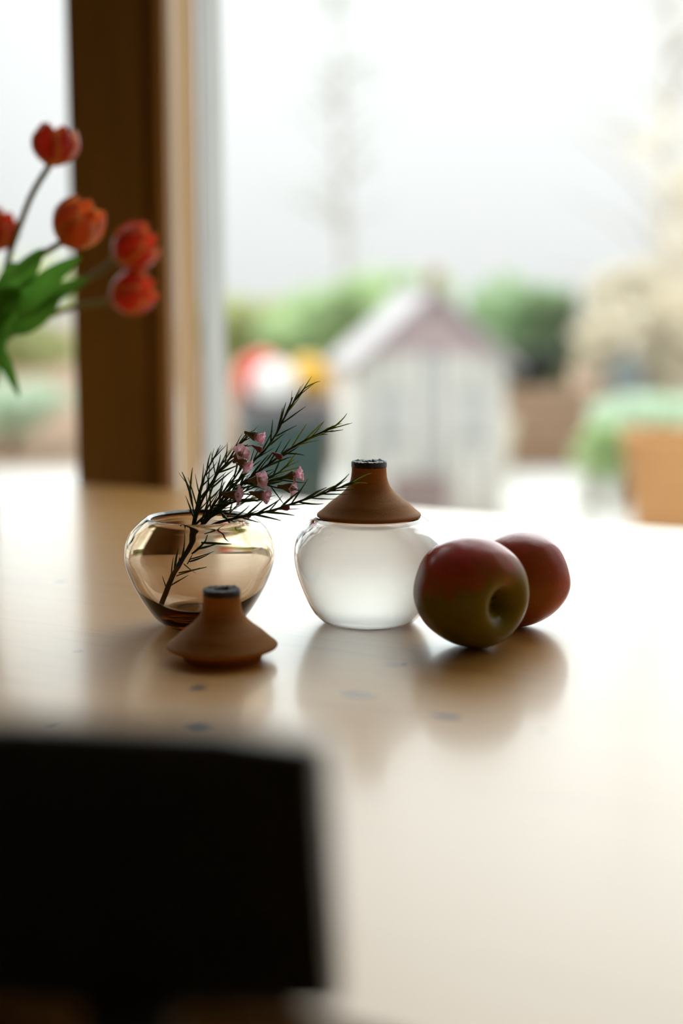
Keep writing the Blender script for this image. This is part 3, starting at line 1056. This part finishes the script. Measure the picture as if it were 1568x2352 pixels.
def tulip(px, py, d, axis, size, width, stem_pix, label, leaves=(), roll=0.0, opening=0.0, pair=(TP_IN, TP_OUT)):
    """px, py: middle of the bloom; axis: the way the bloom points"""
    ax = Vector(axis).normalized()
    c = P(px, py, d)
    base = c - ax * size * 0.5
    t = empty('tulip', base)
    tag(t, label, 'tulip', 'red tulips')
    bloom_q = aim_quat(ax, roll)
    for k in range(6):
        o = bpy.data.objects.new('petal', pair[0] if k % 2 else pair[1])
        COL.objects.link(o); o.parent = t
        o.rotation_mode = 'QUATERNION'
        q = bloom_q @ Quaternion((0, 0, 1), math.pi / 3 * k + rnd.uniform(-0.06, 0.06)) @ Quaternion((0, 1, 0), opening + rnd.uniform(-0.05, 0.07))
        o.rotation_quaternion = q
        o.scale = (width, width, size)
    pts = [base + ax * size * 0.03] + [P(*q) for q in stem_pix]
    foot = tv_c + Vector((rnd.uniform(-0.024, 0.024), rnd.uniform(-0.024, 0.024), 0.016))
    m_ = MOUTH + Vector((rnd.uniform(-0.02, 0.030), rnd.uniform(-0.02, 0.02), 0))
    ps = spline(pts + [m_, foot], 6)
    tube('stem', [p - base for p in ps], 0.0030, M['tulip_stem'], t, 10)
    for lp, w in leaves:
        blade([m_ + Vector((0, 0, -0.05))] + [P(*q) for q in lp], w, M['tulip_leaf'], 'leaf', t, base)
    return t


tulip(124, 332, 1.36, (0.22, -0.10, 0.96), 0.038, 0.040, [(72, 450, 1.365), (30, 560, 1.38), (-15, 680, 1.39)], 'topmost red tulip, upright against the bright window', [], 0.3, 0.02)
tulip(178, 517, 1.34, (0.62, -0.35, 0.62), 0.046, 0.044, [(95, 585, 1.345), (40, 622, 1.36), (-20, 680, 1.38)], 'orange red tulip with yellow edges across the edge of the dark post',
      [([(20, 680, 1.36), (62, 625, 1.345), (100, 570, 1.34)], 0.014), ([(-10, 720, 1.36), (60, 690, 1.345), (130, 630, 1.34), (186, 590, 1.335)], 0.013)], 0.9, 0.0, (TO_IN, TO_OUT))
tulip(307, 567, 1.47, (0.80, -0.30, 0.46), 0.046, 0.043, [(220, 630, 1.465), (150, 668, 1.455), (50, 735, 1.44)], 'upper of the two red tulips before the dark post',
      [([(0, 745, 1.42), (70, 702, 1.425), (150, 665, 1.44), (200, 640, 1.45)], 0.012)], 0.2)
tulip(303, 672, 1.48, (0.88, -0.25, 0.28), 0.046, 0.043, [(225, 696, 1.475), (150, 712, 1.46), (40, 760, 1.45)], 'lower of the two red tulips before the dark post',
      [([(-20, 770, 1.40), (60, 742, 1.41), (110, 708, 1.42), (140, 670, 1.43)], 0.013)], 0.7)
tulip(-4, 531, 1.42, (0.55, -0.3, 0.75), 0.040, 0.038, [(-36, 590, 1.42), (-60, 690, 1.42)], 'red tulip cut off by the left edge of the picture',
      [([(-60, 740, 1.40), (-20, 790, 1.38), (15, 840, 1.37), (45, 912, 1.36)], 0.009), ([(-60, 760, 1.38), (-10, 740, 1.37), (35, 700, 1.36), (70, 660, 1.355)], 0.016)], 0.5)

# ------------------------------------------------------------------ garden
G = -0.05
structure(mesh_obj('ground', [(-60, 9.4, G - 0.03), (60, 9.4, G - 0.03), (60, 90, G - 0.03), (-60, 90, G - 0.03)], [(0, 1, 2, 3)], M['soil']))
bm_ = []
pt = box('patio', (-14, 0, G - 0.12), (14, 9.45, G), M['patio'], None, 0.01)
# the patio starts outside the window wall: clip the part under the house by lowering it below the floor slab
structure(pt)
pt.location.z = -0.06
G = -0.11


def bush(name, px0, px1, py0, py1, d, mat, label, cat='shrub', n=1300, leaf=0.05, depth=None, group=None, stems=3, seed=1, ground=True, zbase=None):
    r_ = random.Random(seed)
    c = P((px0 + px1) / 2, (py0 + py1) / 2, d)
    rx = (P(px1, py0, d) - P(px0, py0, d)).length / 2
    rz = (P(px0, py0, d) - P(px0, py1, d)).length / 2
    ry = depth or min(rx, 0.9)
    root = empty(name, (c.x, c.y, zbase if zbase is not None else G))
    tag(root, label, cat, group)
    v, f = [], []
    lobes = [(Vector((r_.uniform(-0.55, 0.55), r_.uniform(-0.5, 0.5), r_.uniform(-0.55, 0.55))), r_.uniform(0.26, 0.48)) for _ in range(20)]
    for i in range(n):
        lc, lr = r_.choice(lobes)
        q = Vector((r_.gauss(0, 1), r_.gauss(0, 1), r_.gauss(0, 1))).normalized() * lr * r_.uniform(0.55, 1.0) ** 0.5 + lc
        p = Vector((q.x * rx, q.y * ry, q.z * rz)) + c - root.location
        a = Vector((r_.uniform(-1, 1), r_.uniform(-1, 1), r_.uniform(-1, 1))).normalized()
        b = a.orthogonal().normalized()
        s = leaf * r_.uniform(0.6, 1.3)
        b0 = len(v)
        v += [p - a * s, p + b * s * 0.45, p + a * s, p - b * s * 0.45]
        f += [(b0, b0 + 1, b0 + 2), (b0, b0 + 2, b0 + 3)]
    tag(mesh_obj('foliage', v, f, mat, root), kind='stuff')
    for k in range(stems):
        top = c - root.location + Vector((r_.uniform(-0.5, 0.5) * rx, r_.uniform(-0.3, 0.3) * ry, r_.uniform(0, 0.5) * rz))
        tube('stem', [(r_.uniform(-0.06, 0.06), r_.uniform(-0.05, 0.05), 0), top * 0.5, top], [0.03, 0.02, 0.008], M['stem'], root, 6)
    return root


F_ = {k: foliage('foliage_' + k, c) for k, c in dict(
    fresh=(0.62, 0.78, 0.44), mid=(0.52, 0.68, 0.42), yellow=(0.68, 0.72, 0.38), mint=(0.74, 0.86, 0.70), deep=(0.30, 0.37, 0.25), tan=(0.90, 0.83, 0.68),
    white=(0.82, 0.83, 0.80), pale=(0.48, 0.54, 0.46), dusk=(0.14, 0.16, 0.13), blue=(0.66, 0.72, 0.74)).items()}
bush('hedge_shrub', 560, 920, 625, 900, 11.0, F_['fresh'], 'fresh green shrub rising behind the yellow ball', seed=2, n=3000, leaf=0.075)
bush('hedge_shrub', 420, 700, 665, 870, 11.4, F_['yellow'], 'yellowish green shrub behind the red and white balls', seed=3, n=1500, leaf=0.06)
bush('hedge_shrub', 800, 1060, 600, 860, 11.6, F_['fresh'], 'green shrub showing above the playhouse roof', seed=4, n=2000, leaf=0.06)
bush('hedge_shrub', 1030, 1370, 630, 900, 10.8, F_['mid'], 'mid green shrub right of the playhouse roof', seed=5, n=3200, leaf=0.07)
bush('dark_shrub', 1265, 1330, 660, 790, 10.6, F_['deep'], 'small dark green shrub beside the tan beech hedge', seed=6, n=500, leaf=0.05)
bush('dark_shrub', 1150, 1300, 785, 900, 10.0, F_['dusk'], 'low blackish green shrub on the brick wall', seed=7, n=1300, leaf=0.05)
bush('blossom_shrub', 880, 1070, 645, 770, 10.4, F_['white'], 'white blossoming shrub behind the playhouse ridge', seed=8, n=420, leaf=0.05)
bush('beech_hedge', 1290, 1900, 560, 1010, 10.4, F_['tan'], 'tall beech hedge with dry tan leaves at the right', 'hedge', seed=9, n=6500, leaf=0.085)
bush('beech_tree', 1360, 2000, 180, 800, 12.5, F_['tan'], 'thin beech tree crown above the tan hedge', 'tree', seed=10, n=900, leaf=0.08)
bush('pale_shrub', 1320, 1700, 895, 1080, 8.6, F_['mint'], 'pale mint green shrub behind the terracotta pot', seed=11, n=2600, leaf=0.05)
bush('pale_shrub', 1310, 1440, 960, 1105, 7.6, F_['fresh'], 'light green plant at the end of the paving', seed=15, n=600, leaf=0.05)
bush('flowering_shrub', 1395, 1490, 790, 930, 9.7, F_['blue'], 'pale bluish flowering shrub before the tan hedge', seed=12, n=500, leaf=0.045)
bush('dark_shrub', 1385, 1500, 965, 1070, 7.6, F_['deep'], 'dark green leafy plant beside the terracotta pot', seed=13, n=500, leaf=0.05)
bush('hedge_shrub', -420, 260, 585, 900, 11.0, F_['yellow'], 'yellow green hedge seen through the left window', seed=14, n=4500, leaf=0.07)
bush('pale_shrub', -120, 170, 860, 1010, 9.9, F_['mint'], 'mint green shrub seen through the left window', seed=16, n=1300, leaf=0.055)
bush('hedge_shrub', 190, 470, 640, 880, 11.2, F_['mid'], 'green shrub hidden behind the wooden post', seed=17, n=1500, leaf=0.07)


def tree(name, px, d, height, label, crown_n, mat, seed, spread, lean=0.0):
    r_ = random.Random(seed)
    c = P(px, 699, d)
    root = empty(name, (c.x, c.y, G))
    tag(root, label, 'tree')
    trunk = spline([(0, 0, 0), (lean * 0.3, 0, height * 0.35), (lean * 0.6, 0.05, height * 0.7), (lean, 0, height)], 5)
    n = len(trunk)
    tube('trunk', trunk, [0.075 * (1 - 0.9 * i / (n - 1)) * height / 10 for i in range(n)], M['bark'], root, 8)
    v, f, lv, lf = [], [], [], []
    for k in range(46):
        u = r_.uniform(0.18, 0.97)
        p = trunk[int(u * (n - 1))]
        an = r_.uniform(0, 6.28)
        L = spread * (1.15 - u) * r_.uniform(0.6, 1.2)
        e = p + Vector((math.cos(an) * L, math.sin(an) * L, L * r_.uniform(0.3, 0.8)))
        m_ = p.lerp(e, 0.5) + Vector((0, 0, 0.1 * L))
        tv, tf = tube_data(spline([p, m_, e], 3), [0.035 * (1 - 0.85 * i / 6) * height / 10 for i in range(7)], 5)
        b0 = len(v); v += tv; f += [tuple(i + b0 for i in q) for q in tf]
        for j in range(crown_n):
            q = p.lerp(e, r_.uniform(0.25, 1.05)) + Vector((r_.gauss(0, 0.16), r_.gauss(0, 0.16), r_.gauss(-0.05, 0.22))) * spread * 0.5
            a = Vector((r_.uniform(-1, 1), r_.uniform(-1, 1), r_.uniform(-1, 1))).normalized(); b = a.orthogonal().normalized()
            s = 0.055 * r_.uniform(0.7, 1.3) * height / 10
            b1 = len(lv)
            lv += [q - a * s, q + b * s * 0.5, q + a * s, q - b * s * 0.5]; lf.append((b1, b1 + 1, b1 + 2, b1 + 3))
    tag(mesh_obj('branches', v, f, M['bark'], root, True), kind='stuff')
    tag(mesh_obj('foliage', lv, lf, mat, root), kind='stuff')
    return root


tree('birch_tree', 800, 26.0, 9.0, 'thin pale birch tree standing far off in the middle', 16, F_['pale'], 21, 1.6, -0.4)
tree('bare_tree', 1540, 16.0, 7.5, 'tall sparse tree with brownish branches above the tan hedge', 12, F_['tan'], 22, 1.5, -0.3)

# low brick retaining wall with soil behind it
wl_ = P(1060, 890, 9.6); wr_ = P(1345, 890, 9.6)
brickwall = empty('brick_wall', (0, 9.6, G))
tag(brickwall, 'low brown brick retaining wall right of the playhouse', 'wall')
zt_ = P(1200, 890, 9.6).z
rows = 5
bh = (zt_ - G) / rows
bproto = None
for r in range(rows):
    x = wl_.x - 0.3 + (0.11 if r % 2 else 0)
    while x < wr_.x - 0.02:
        if bproto is None:
            b = box('brick', (0.005, -0.05, 0.005), (0.215, 0.05, bh - 0.005), M['brick'], brickwall, 0.004, 1); bproto = b
        else:
            b = bproto.copy(); COL.objects.link(b)
        b.location = (x, (r * 7 + int(x * 50)) % 3 * 0.003, r * bh)
        x += 0.22
box('mortar', (wl_.x - 0.3, -0.042, 0), (wr_.x + 0.1, 0.042, zt_ - G - 0.004), M['soil'], brickwall)


def pot(name, px, py_base, d, r_px, h_px, mat, label, cat='pot', soil=True):
    b = P(px, py_base, d)
    k = d / F_PX
    R, H = r_px * k, h_px * k
    root = empty(name, (b.x, b.y, G))
    tag(root, label, cat)
    H = H + (b.z - G)
    pr = [(0, 0), (R * 0.68, 0), (R * 0.74, H * 0.05), (R * 0.95, H * 0.80), (R * 1.0, H * 0.82), (R * 1.03, H * 0.98), (R * 0.98, H), (R * 0.88, H * 0.99), (R * 0.86, H * 0.88), (0, H * 0.88)]
    lathe('pot_body', pr, mat, root, 40)
    if soil: lathe('soil', [(0, H * 0.885), (R * 0.86, H * 0.885), (R * 0.6, H * 0.92), (0, H * 0.94)], M['soil'], root, 24)
    return root


pot('plant_pot', 1545, 1150, 6.6, 118, 165, M['terracotta'], 'large terracotta pot at the right edge of the garden')
pot('stone_pot', 1120, 1040, 8.9, 62, 78, M['cream'], 'rounded cream stone pot beside the playhouse')
pot('ceramic_pot', 965, 1160, 6.5, 72, 62, M['mauve'], 'low mauve grey pot in front of the playhouse')

# dark green tub with three balls
D_T = 6.9
tl, tr = P(540, 925, D_T), P(772, 925, D_T)
tub = empty('garden_tub', ((tl.x + tr.x) / 2, D_T, G))
tag(tub, 'dark green garden tub heaped with three coloured balls', 'tub')
TR, TH = (tr.x - tl.x) / 2, tl.z - G
lathe('tub_body', [(0, 0), (TR * 0.80, 0), (TR * 0.84, TH * 0.04), (TR * 0.97, TH * 0.93), (TR * 0.94, TH * 0.95), (TR * 0.93, TH * 0.9), (TR * 0.80, TH * 0.12), (0, TH * 0.10)], M['bin'], tub, 40)
lathe('tub_rim', [(TR * 0.955, TH * 0.88), (TR * 1.02, TH * 0.89), (TR * 1.03, TH * 0.98), (TR * 0.99, TH), (TR * 0.94, TH * 0.98), (TR * 0.955, TH * 0.88)], M['lidgrey'], tub, 40)
lathe('packing', [(0, TH * 0.70), (TR * 0.90, TH * 0.74), (TR * 0.7, TH * 0.80), (0, TH * 0.82)], M['lidgrey'], tub, 24)


def ball(px, py, d, r_px, mat, label, panels):
    r = r_px * d / F_PX
    c = P(px, py, d)
    root = empty('ball', c)
    tag(root, label, 'ball', 'balls in the garden tub')
    nm = 6
    rings = [(r * math.sin(math.pi * i / 16), -r * math.cos(math.pi * i / 16)) for i in range(17)]
    rings[0] = (0, -r); rings[-1] = (0, r)
    v, f = lathe_data(rings, 36)
    for p in v:
        an = (math.atan2(p.y, p.x) % (2 * math.pi)) * nm / (2 * math.pi)
        if abs(an - round(an)) < 0.05 and math.hypot(p.x, p.y) > r * 0.1:
            p *= 0.985
    mesh_obj('skin', v, f, mat, root, True)
    lathe('valve', [(0, r * 0.995), (r * 0.06, r * 0.995), (r * 0.06, r * 1.01), (0, r * 1.012)], M['lidgrey'], root, 12)
    return root


ball(600, 866, D_T + 0.12, 58, M['red_ball'], 'red ball behind the white ball in the green tub', 6)
ball(632, 884, D_T - 0.12, 54, M['white_ball'], 'white ball at the front of the green tub', 6)
ball(708, 866, D_T + 0.05, 49, M['yellow_ball'], 'yellow ball at the right of the green tub', 6)

# small grey playhouse
D_H = 7.0
hl, hr = P(798, 1150, D_H), P(1140, 1150, D_H)
HW = (hr.x - hl.x) / 2
ze, zr = P(900, 812, D_H).z - G, P(900, 660, D_H).z - G
ph_ = empty('playhouse', ((hl.x + hr.x) / 2, D_H + 0.35, G), math.radians(8))
tag(ph_, 'small pale grey wooden playhouse with mauve gable and brown finial in the garden', 'playhouse')
HD = 0.36
nb = 9
for k in range(nb):                                   # boards of the front, with the door and window openings cut
    x0 = -HW + 2 * HW * k / nb + 0.003; x1 = -HW + 2 * HW * (k + 1) / nb - 0.003
    if k in (1, 2, 6, 7):
        box('board', (x0, -HD, 0.0), (x1, -HD + 0.02, ze * 0.45), M['grey_board'], ph_, 0.003, 1)
        box('board', (x0, -HD, ze * 0.80), (x1, -HD + 0.02, ze), M['grey_board'], ph_, 0.003, 1)
    elif k == 4:
        continue
    else:
        box('board', (x0, -HD, 0.0), (x1, -HD + 0.02, ze), M['grey_board'], ph_, 0.003, 1)
box('door', (-HW / nb + 0.006, -HD + 0.006, 0.02), (HW / nb - 0.006, -HD + 0.02, ze - 0.01), M['dark_board'], ph_, 0.004, 1)
for s in (-1, 1):
    xc = s * HW * (0.555)
    w_ = HW * 0.22
    fr = box('window_frame', (xc - w_ - 0.01, -HD - 0.012, ze * 0.44), (xc + w_ + 0.01, -HD + 0.012, ze * 0.47), M['white_frame'], ph_, 0.003, 1)
    box('shutter', (xc - w_ - 0.01, -HD + 0.008, ze * 0.45), (xc + w_ + 0.01, -HD + 0.018, ze * 0.80), M['dark_board'], ph_, 0.002, 1)
    box('window_frame', (xc - w_ - 0.01, -HD - 0.012, ze * 0.79), (xc + w_ + 0.01, -HD + 0.012, ze * 0.82), M['white_frame'], ph_, 0.003, 1)
    box('glazing_bar', (xc - 0.008, -HD - 0.008, ze * 0.46), (xc + 0.008, -HD + 0.012, ze * 0.80), M['white_frame'], ph_, 0.002, 1)
    box('side_wall', (s * HW - (0.02 if s > 0 else 0), -HD + 0.02, 0), (s * HW + (0 if s > 0 else 0.02), HD, ze), M['grey_board'], ph_, 0.003, 1)
box('back_wall', (-HW, HD - 0.02, 0), (HW, HD, ze), M['grey_board'], ph_, 0.003, 1)
mesh_obj('gable', [(-HW, -HD, ze), (HW, -HD, ze), (0, -HD, zr - 0.04), (-HW, -HD + 0.02, ze), (HW, -HD + 0.02, ze), (0, -HD + 0.02, zr - 0.04)],
         [(0, 1, 2), (5, 4, 3), (0, 3, 4, 1), (1, 4, 5, 2), (2, 5, 3, 0)], M['mauve_roof'], ph_)
lathe('finial', [(0, zr - 0.02), (0.035, zr - 0.02), (0.03, zr + 0.02), (0.045, zr + 0.05), (0.03, zr + 0.085), (0, zr + 0.10)], M['brick'], ph_, 16).location.y = -HD
for s in (-1, 1):
    o = [(0, zr), (s * (HW + 0.06), ze - 0.06), (s * (HW + 0.06), ze - 0.085), (0, zr - 0.03)]
    v = [(x, -HD - 0.07, z) for x, z in o] + [(x, HD + 0.07, z) for x, z in o]
    f = [(0, 1, 2, 3), (7, 6, 5, 4), (0, 4, 5, 1), (1, 5, 6, 2), (2, 6, 7, 3), (3, 7, 4, 0)]
    if s < 0: f = [tuple(reversed(q)) for q in f]
    mesh_obj('roof_panel', v, f, M['roof_grey'], ph_)
box('ridge_cap', (-0.03, -HD - 0.08, zr - 0.012), (0.03, HD + 0.08, zr + 0.014), M['roof_grey'], ph_, 0.006, 1)
